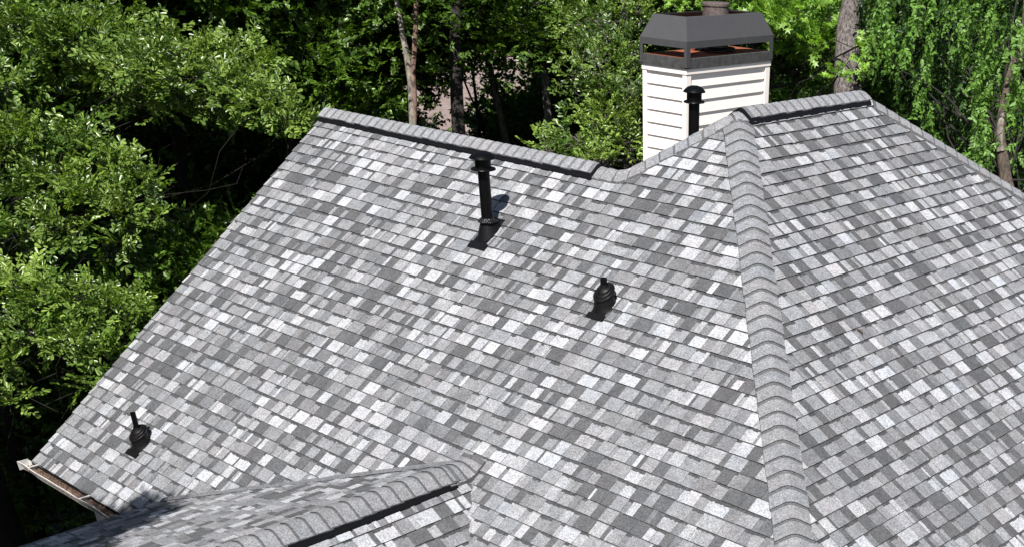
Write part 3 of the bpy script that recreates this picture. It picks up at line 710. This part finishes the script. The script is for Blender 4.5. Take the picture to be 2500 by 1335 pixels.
# unseen trees added to cast shade, then near dark understorey behind the oak
for q_ in ((-11, -8.5), (-15, -9.5), (-12.5, -13), (-19.5, -7)): wood(0, 0, 0, .9, loc=(*q_, 0))  # out of view, added to darken the ground at lower left
for q_ in ((-9.3, -8.3), (-11.4, -6.6)): wood(0, 0, 3, .74, loc=(*q_, 0))  # out of view, added to shade the oak's lower boughs
for a in ((-150, 22, 3), (120, 24, 3), (330, 23, 3), (480, 26, 3), (620, 24, 3, .95), (760, 27, 3), (880, 30, 3), (-300, 18, 3), (240, 30, 3), (400, 33, 3), (560, 36, 3), (700, 35, 3), (60, 36, 3),
          (150, 46, 1), (330, 50, 0), (500, 52, 1), (660, 50, 0), (800, 54, 1), (0, 50, 0)): wood(*a)
for i in range(11):
    for d_, o_ in ((20.5, 0), (27, 45), (34, 20), (41, 60)):
        px_ = -120 + i * 88 + o_ + rw.uniform(-18, 18)
        if px_ < 960: shrub(px_, d_ + rw.uniform(-1.5, 1.5), 1.0 if d_ < 25 else 1.2)
for px_, d_, sc_ in ((880, 38, 1.0), (950, 36, .9), (1270, 36, 1.0), (1330, 34, 1.2), (1390, 33, 1.2), (1300, 30, .9), (1360, 29, 1.0), (1430, 30, 1.1)): shrub(px_, d_, sc_)
# centre, leaving a view of the neighbouring houses between the stems
for a in ((950, 27, 2), (1240, 28, 2), (1350, 25, 2), (1520, 43, 0, .9), (1500, 31, 1, .85), (1620, 36, 0), (800, 60, 0), (1400, 62, 0), (1560, 58, 1), (1000, 80, 0), (1180, 92, 1), (1300, 95, 0)): wood(*a)
# right side
for a in ((1760, 30, 0), (1900, 27, 1, .95), (2050, 33, 0), (2210, 27, 1), (2360, 24, 0), (2520, 26, 1), (2660, 22, 0), (2280, 38, 0), (2480, 40, 1), (2000, 48, 1), (1800, 52, 0), (2200, 60, 0), (2420, 64, 1)): wood(*a)
# far rows closing the view
for i in range(15): wood(-400 + i * 220 + rw.uniform(-50, 50), 70 + rw.uniform(0, 14) if abs(-400 + i * 220 - 1180) > 160 else 105, i % 2, 1.15)
for i in range(15): wood(-500 + i * 240 + rw.uniform(-50, 50), 112 + rw.uniform(0, 20), (i + 1) % 2, 1.35)

ORD = ['nearest', 'second nearest', 'third nearest', 'fourth nearest', 'fifth nearest', 'sixth nearest', 'seventh nearest', 'eighth nearest', 'ninth nearest', 'tenth nearest', 'eleventh nearest', 'twelfth nearest', 'thirteenth nearest', 'fourteenth nearest', 'fifteenth nearest', 'sixteenth nearest']
ZONES = [(-9999, 1, 'outside the left edge'), (1, 280, 'behind the upper left oak boughs'), (280, 560, 'behind the middle of the oak boughs'), (560, 800, 'above the left rake'), (800, 1060, 'above the left ridge end'), (1060, 1260, 'above the tall vent pipe'),
         (1260, 1460, 'above the right half of the left ridge'), (1460, 1700, 'behind the chimney'), (1700, 1900, 'behind the right side of the chimney'), (1900, 2110, 'above the top ridge'), (2110, 2300, 'above the far right hip'), (2300, 9999, 'by the right edge')]
for lo_, hi_, nm in ZONES:
    idx = sorted([q for q in SHR if lo_ <= q[0] < hi_], key=lambda q: q[1])
    for j, q in enumerate(idx): q[2]['label'] = '%sdark shaded woodland shrub %s' % (ORD[j] + ' ' if len(idx) > 1 else '', nm)
KN = ['dark green broad leaved', 'mid green pointed leaved', 'bare stemmed high crowned', 'dark green clear stemmed']
for lo_, hi_, nm in ZONES:
    for k in range(4):
        idx = sorted([i for i, q in enumerate(WOODS) if lo_ <= q[0] < hi_ and q[2] == k and q[1] > 0], key=lambda i: WOODS[i][1])
        for j, i in enumerate(idx): WR[i]['label'] = '%s%s woodland tree %s' % (ORD[j] + ' ' if len(idx) > 1 else '', KN[k], nm)
for j, i in enumerate([i for i, q in enumerate(WOODS) if q[1] == 0]): WR[i]['label'] = '%s unseen dark green tree by the left front corner, added for its shade' % ORD[j]
# --- bushy oak left of the chimney
PB = []
for px, py, d, rx, rz in ((1500, 60, 20, 90, 55), (1420, 60, 21, 80, 45), (1540, 130, 19.5, 60, 40), (1470, 180, 19.5, 90, 50), (1540, 230, 19, 60, 45), (1430, 230, 20, 45, 40), (1480, 280, 19, 80, 42), (1345, 350, 19.5, 50, 24), (1420, 350, 19, 90, 36), (1520, 340, 19, 60, 40), (1460, 385, 18.6, 70, 28), (1430, 130, 21, 50, 40), (1560, 30, 20, 60, 40), (1600, 330, 19.5, 60, 50)):
    c = at(px, py, d); k = d / FPX; PB.append((c, (rx * k, rx * k, rz * k)))
make_tree('oak_tree', 'bushy mid green oak left of the chimney above the low point of the roofline', 'tree', xy(1540, 21), xy(1530, 20.6) + [0, 0, 10.2], .18, PB, LM_OAK, BK_GREY, templates('oak', .085, 14, .22), 31, dens=420, nb=7)
# --- lighter green maples standing in the sun before the dark woods
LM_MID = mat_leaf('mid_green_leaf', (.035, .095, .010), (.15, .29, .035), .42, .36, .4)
def pxpads(lst):
    out = []
    for px, py, d, rx, rz in lst: c = at(px, py, d); k = d / FPX; out.append((c, (rx * k, rx * k, rz * k)))
    return out
tmM = templates('ovate', .11, 10, .26)
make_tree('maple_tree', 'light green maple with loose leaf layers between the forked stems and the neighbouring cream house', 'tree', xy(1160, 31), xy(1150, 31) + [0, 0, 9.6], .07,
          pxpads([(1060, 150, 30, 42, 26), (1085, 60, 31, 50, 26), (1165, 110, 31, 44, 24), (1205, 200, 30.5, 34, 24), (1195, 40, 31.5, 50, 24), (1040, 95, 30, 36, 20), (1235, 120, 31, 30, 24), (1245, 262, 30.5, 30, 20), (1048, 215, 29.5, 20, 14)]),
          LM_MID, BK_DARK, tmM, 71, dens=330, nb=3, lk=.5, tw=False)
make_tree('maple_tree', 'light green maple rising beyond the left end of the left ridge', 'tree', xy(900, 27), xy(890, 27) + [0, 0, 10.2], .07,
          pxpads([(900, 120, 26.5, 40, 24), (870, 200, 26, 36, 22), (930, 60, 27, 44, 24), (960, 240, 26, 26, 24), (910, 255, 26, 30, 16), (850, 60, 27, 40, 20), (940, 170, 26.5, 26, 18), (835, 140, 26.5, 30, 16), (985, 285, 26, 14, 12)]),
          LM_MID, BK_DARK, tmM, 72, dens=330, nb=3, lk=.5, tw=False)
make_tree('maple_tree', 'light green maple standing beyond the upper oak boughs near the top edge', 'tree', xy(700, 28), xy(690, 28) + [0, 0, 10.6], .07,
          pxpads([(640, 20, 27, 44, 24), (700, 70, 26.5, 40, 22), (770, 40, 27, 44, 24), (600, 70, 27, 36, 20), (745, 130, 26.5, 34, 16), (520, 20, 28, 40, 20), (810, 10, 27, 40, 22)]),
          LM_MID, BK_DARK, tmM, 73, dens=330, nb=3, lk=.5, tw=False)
# --- yellow green sweetgum right of the chimney
PY_ = []
for px, py, d, rx, rz in ((1950, 20, 18.2, 60, 34), (1910, 70, 18.4, 45, 26), (2020, 50, 18.3, 34, 30), (1985, 110, 18.4, 40, 24), (1880, 40, 18.6, 50, 26), (1900, 20, 19, 60, 45), (1960, 60, 18.5, 60, 45), (1830, 5, 19.5, 60, 30), (2010, 95, 18.5, 40, 36), (1930, 110, 19, 45, 30), (1760, -20, 20, 60, 40), (1680, -10, 20.5, 60, 32), (2000, 10, 18.5, 50, 40), (2045, 185, 16.9, 12, 8), (2100, 110, 17.4, 11, 8), (2112, 150, 17.4, 9, 7), (1880, -40, 19, 90, 40), (1985, 150, 18.8, 24, 18)):
    c = at(px, py, d); k = d / FPX; PY_.append((c, (rx * k, rx * k, rz * k)))
make_tree('sweetgum_tree', 'bright yellow green star leaved tree right of and behind the chimney top', 'tree', xy(1830, 21), xy(1850, 20.5) + [0, 0, 11.0], .16, PY_, LM_YEL, BK_DARK, templates('star', .11, 9, .20), 41, dens=520, nb=5, lk=.5)
# --- big grey trunk behind the far end of the top ridge
bt = xy(2070, 18.2); tp = [bt + np.array([.02, .0, 0]), bt + [0, 0, 3], at(2070, 260, 18.2), at(2068, 150, 18.2), at(2070, 60, 18.2), at(2082, -10, 18.2), at(2095, -150, 18.2), at(2095, -400, 18.2)]
hp = [(np.array(tp[-1]) + np.array([a, b, c]), (1.5, 1.5, .9)) for a, b, c in ((0, 0, .8), (2, .5, .4), (-1.8, 1, .5), (.5, 2, 1.), (-.5, -1.6, 1.2), (2.5, 2.5, .6), (-2.6, -.4, 1.))]
make_tree('tall_tree', 'tall tree with a thick grey furrowed trunk behind the far end of the top ridge', 'tree', bt, tp[-1], .265, hp, LM_DROOP, BK_GREY, tmB2, 51, dens=200, trunk_path=tp, nb=4)
# --- drooping tree at the right edge
PD = []; rg = random.Random(6)
for i in range(46):                                        # dark inner foliage
    px = rg.uniform(2130, 2620); py = rg.uniform(-60, 130 + (px - 2100) * .75); d = rg.uniform(18.5, 20.5)
    c = at(px, py, d); k = d / FPX; PD.append((c, (rg.uniform(30, 60) * k, rg.uniform(30, 50) * k, rg.uniform(60, 110) * k)))
SP, SD, SO = [], [], []
def strand(px, py, d, L, off):                             # a hanging spray
    c = at(px, py, d); n = int(L / .075); wx = rg.uniform(-.12, .12); wy = rg.uniform(-.12, .12)
    for i in range(n):
        t = i / n; SP.append((c[0] + wx * t * L + rg.gauss(0, .045), c[1] + wy * t * L + rg.gauss(0, .045), c[2] - t * L)); SD.append((rg.gauss(0, .55), rg.gauss(0, .55), -1.0)); SO.append(off + rg.gauss(0, .08))
for i in range(120):
    px = rg.uniform(2120, 2600); py = rg.uniform(-260, 40 + (px - 2100) * .62); strand(px, py, rg.uniform(16.6, 19), rg.uniform(.5, 1.7), rg.choice([-.5, -.42, -.36, -.3, -.15]))
for px, py, L in ((2150, -60, .9), (2190, -80, 1.2), (2250, -60, .7), (2275, -60, 1.3), (2280, 250, .5), (2360, -80, 1.0), (2375, -60, 1.1), (2430, -40, 1.2), (2405, 150, 1.3), (2420, 60, 1.0), (2395, 260, 1.0), (2440, 20, 1.4), (2470, 40, 1.5), (2385, 330, .6), (2260, 180, .5), (2160, 20, .7), (2500, 60, 1.2), (2420, 300, .9), (2490, 200, 1.2), (2225, 60, .5), (2330, -90, .8)):
    for q_ in range(2): strand(px + rg.uniform(-12, 12), py, rg.uniform(15.6, 16.3), L, .38)
bd = xy(2478, 16.5, 300); tpd = [bd, at(2490, 560, 16.4), at(2455, 440, 16.3), at(2440, 330, 16.3), at(2452, 250, 16.3), at(2470, 170, 16.4), at(2500, 80, 16.4), at(2510, -80, 16.4)]
make_tree('drooping_tree', 'tree with hanging sprays of small leaves and a pale scarred trunk by the right edge', 'tree', bd, tpd[-1], .10, PD, LM_DROOP, BK_BROWN, tmD, 61, dens=420, toff=-.34, extra=(SP, SD, SO), drop=.9, flat=.15, lean_up=-.4, trunk_path=tpd, nb=1, tilt=.6, limb_bark=BK_DARK, lk=.3)
dr = bpy.data.objects['drooping_tree']; mb = MB(); tube(mb, [at(2443, 372, 16.25), at(2441, 340, 16.22), at(2443, 305, 16.22), at(2448, 280, 16.25)], .060, .045, 10); o = mb.build('bare_wood_scar', BK_PALE, dr, smooth=True, attr=False); o.data.transform(Matrix.Translation(-dr.location))
# --- bare forked pair of stems and the dark stems above the left ridge
def stem(name, label, path, r0, r1, bark, group=None, forks=(), leaf=None, seed=1):
    root = thing(name, label, 'tree', tuple(path[0]), group); base = Vector(path[0]); mb = MB(); pr_ = random.Random(seed)
    tube(mb, path, r0, r1, 12, .05, pr_); o = mb.build('trunk', bark, root, smooth=True, attr=False); o.data.transform(Matrix.Translation(-base))
    for fp, a, b, bk in forks:
        mb = MB(); tube(mb, fp, a, b, 9, .05, pr_); o = mb.build('branch', bk, root, smooth=True, attr=False); o.data.transform(Matrix.Translation(-base))
    if leaf:
        rng = np.random.default_rng(seed); pos = []; 
        for c, rad, n in leaf: u = rng.normal(0, .55, (n, 3)); pos.append(np.array(c) + u * rad)
        pos = np.concatenate(pos); V, F, tt = bake(tmB, pos - np.array(path[0]), rng.normal(0, 1, pos.shape) * [1, 1, .4], np.tile([[0, 0, 1.]], (len(pos), 1)), rng, .4, (.6, .9))
        mesh_np('crown', V, F, tt, LM_DARK, root)
    return root
d = 21; q = lambda x, y: at(x, y, d)
b0 = xy(1010, d, 300)
stem('forked_tree', 'slender tree of two bare stems, one pale and one reddish, joined above the left ridge', [b0, q(1012, 440), q(1008, 300), q(1003, 200), q(992, 130), q(978, 60), q(968, 0), q(960, -120)], .085, .04, BK_PALE,
     forks=[([q(1010, 330), q(1012, 240), q(1008, 180), q(1014, 90), q(1017, 0), q(1022, -120)], .052, .04, BK_RED)], leaf=[(q(960, -130), 1.8, 90), (q(1030, -150), 1.8, 90)], seed=4)
d = 23; b0 = xy(1118, d, 300)
stem('dark_trunk_tree', 'straight dark trunk standing in front of the neighbouring brown roof', [b0, q(1122, 430), q(1120, 330), q(1115, 230), q(1113, 140), q(1112, 40), q(1112, -150)], .16, .10, BK_DARK,
     leaf=[(q(1118, 260) + np.array([.95, -1.6, 2.5]), 1.1, 130), (q(1116, 160) + np.array([1.3, -2.2, 3.4]), 1.2, 130), (q(1110, 20), 1.3, 70), (q(1150, -30), 1.6, 90), (q(1060, 60), 1.0, 60), (q(1112, -180), 2.2, 150), (q(1080, 130), .6, 30)], seed=5)  # sunward leaf clumps are added out of view to shade this trunk
d = 31; b0 = xy(1185, d, 300)
stem('thin_trunk_tree', 'thin leaning sapling with sparse leaves right of the dark trunk', [b0, q(1186, 400), q(1182, 330), q(1172, 280), q(1150, 240), q(1130, 190), q(1120, 120)], .05, .02, BK_DARK,
     forks=[([q(1180, 320), q(1190, 280), q(1200, 240)], .03, .01, BK_DARK)], leaf=[(q(1200, 260), .8, 34), (q(1150, 300), .7, 26), (q(1210, 300), .7, 30), (q(1070, 300), .7, 26), (q(1130, 180), .7, 30)], seed=6)
d = 34; b0 = xy(1320, d, 300)
stem('dark_trunk_tree', 'dark trunk standing just right of the neighbouring cream wall', [b0, q(1322, 420), q(1322, 300), q(1318, 180), q(1320, 90), q(1325, -60)], .17, .12, BK_DARK, leaf=[(q(1330, 60), 1.2, 60), (q(1300, 0), 1.5, 80)], seed=7)
d = 24; b0 = xy(720, d, 300)
stem('dark_trunk_tree', 'dark trunk in the deep shade beyond the oak boughs, left of the left ridge', [b0, q(700, 300), q(712, 150), q(700, 60), q(690, -60)], .14, .1, BK_DARK, leaf=[(q(700, -60), 1.5, 90)], seed=8)

# ------------------------------------------------------------------ neighbouring houses glimpsed through the trees
M_NROOF = simple('brown_roof_shingle', (.20, .155, .145), .9, 0, 6, .3, .3); M_CREAM = simple('cream_wall', (.62, .54, .42), .8, 0, 3, .15); M_SHUT = simple('brick_red_shutter', (.17, .06, .045), .7)
M_TRIM = simple('white_trim', (.75, .72, .68), .6); k = NT('dark_glass'); k.b.inputs['Base Color'].default_value = (.02, .025, .02, 1); k.b.inputs['Roughness'].default_value = .08; M_GLASS = k.m
def neighbour(name, label, c, rz, w, dp, eave, ridge, wins):
    root = thing(name, label, 'house', tuple(c)); root.rotation_euler = (0, 0, rz)
    mb = MB(); mb.box((-w / 2, -dp / 2, 0), (w / 2, dp / 2, eave)); 
    for x in (-w / 2 + .01, w / 2 - .01): mb.face([(x, -dp / 2, eave), (x, dp / 2, eave), (x, 0, ridge - .15)])
    mb.build('wall', M_CREAM, root)
    mb = MB(); o = .45; sl = (ridge - eave) / (dp / 2); nn = 22
    for sg in (-1, 1):
        rows = []
        for i in range(nn + 1):
            t = i / nn; y = sg * (dp / 2 + o) * (1 - t); z = ridge - sl * abs(y)
            rows.append([(-w / 2 - o, y, z + .02), (w / 2 + o, y, z + .02)])
            if i < nn: rows.append([(-w / 2 - o, y * (1 - 1 / (nn - i)) if False else sg * (dp / 2 + o) * (1 - (i + .97) / nn), ridge - sl * (dp / 2 + o) * (1 - (i + .97) / nn) - .0)] + [(w / 2 + o, sg * (dp / 2 + o) * (1 - (i + .97) / nn), ridge - sl * (dp / 2 + o) * (1 - (i + .97) / nn))])
        mb.grid(rows)
        y = sg * (dp / 2 + o); z = ridge - sl * abs(y); mb.face([(-w / 2 - o, y, z + .02), (w / 2 + o, y, z + .02), (w / 2 + o, y, z - .16), (-w / 2 - o, y, z - .16)])
    mb.build('roof', M_NROOF, root)
    for (x, z, ww, hh) in wins:
        y = -dp / 2; mb = MB(); mb.box((x - ww / 2 - .08, y - .05, z - .08), (x + ww / 2 + .08, y - .003, z)); mb.box((x - ww / 2 - .08, y - .05, z + hh), (x + ww / 2 + .08, y - .003, z + hh + .09))
        mb.box((x - ww / 2 - .08, y - .05, z + .001), (x - ww / 2, y - .003, z + hh - .001)); mb.box((x + ww / 2, y - .05, z + .001), (x + ww / 2 + .08, y - .003, z + hh - .001)); mb.box((x - ww / 2, y - .04, z + hh / 2 - .025), (x + ww / 2, y - .01, z + hh / 2 + .025))
        wnd = mb.build('window', M_TRIM, root); mb = MB(); mb.box((x - ww / 2, y - .02, z + .001), (x + ww / 2, y - .004, z + hh - .001)); mb.build('pane', M_GLASS, wnd)
        for sg in (-1, 1):
            mb = MB(); xa = x + sg * (ww / 2 + .1); xs = sorted((xa, xa + sg * .42)); mb.box((xs[0], y - .045, z - .02), (xs[1], y - .003, z + hh + .02))
            for j in range(14): zz = z + .05 + (hh - .1) * j / 14; mb.box((xs[0] + .05, y - .06, zz), (xs[1] - .05, y - .0455, zz + .05))
            mb.build('shutter', M_SHUT, root)
    return root
vd = math.atan2(RC[2][1], RC[2][0])
c = at(1130, 285, 46); n1 = neighbour('neighbour_house', 'low house whose brown shingle roof shows between the dark trunks above the left ridge', (c[0], c[1], 0), vd - math.pi / 2 + .35, 10, 9, 3.0, 6.0, [(-2, 1, 1, 1.3), (3, 1, 1, 1.3)])
c = at(1262, 165, 66); n2 = neighbour('neighbour_house', 'cream two storey house with brick red shutters far off in the gap between trees', (c[0], c[1], 0), vd - math.pi / 2 + .15, 13, 9, 5.6, 9.2, [(-4.4, 3.4, 1.0, 1.5), (-.35, 3.4, 1.0, 1.5), (4.2, 3.4, 1.0, 1.5), (-.35, .9, 1.0, 1.5)])
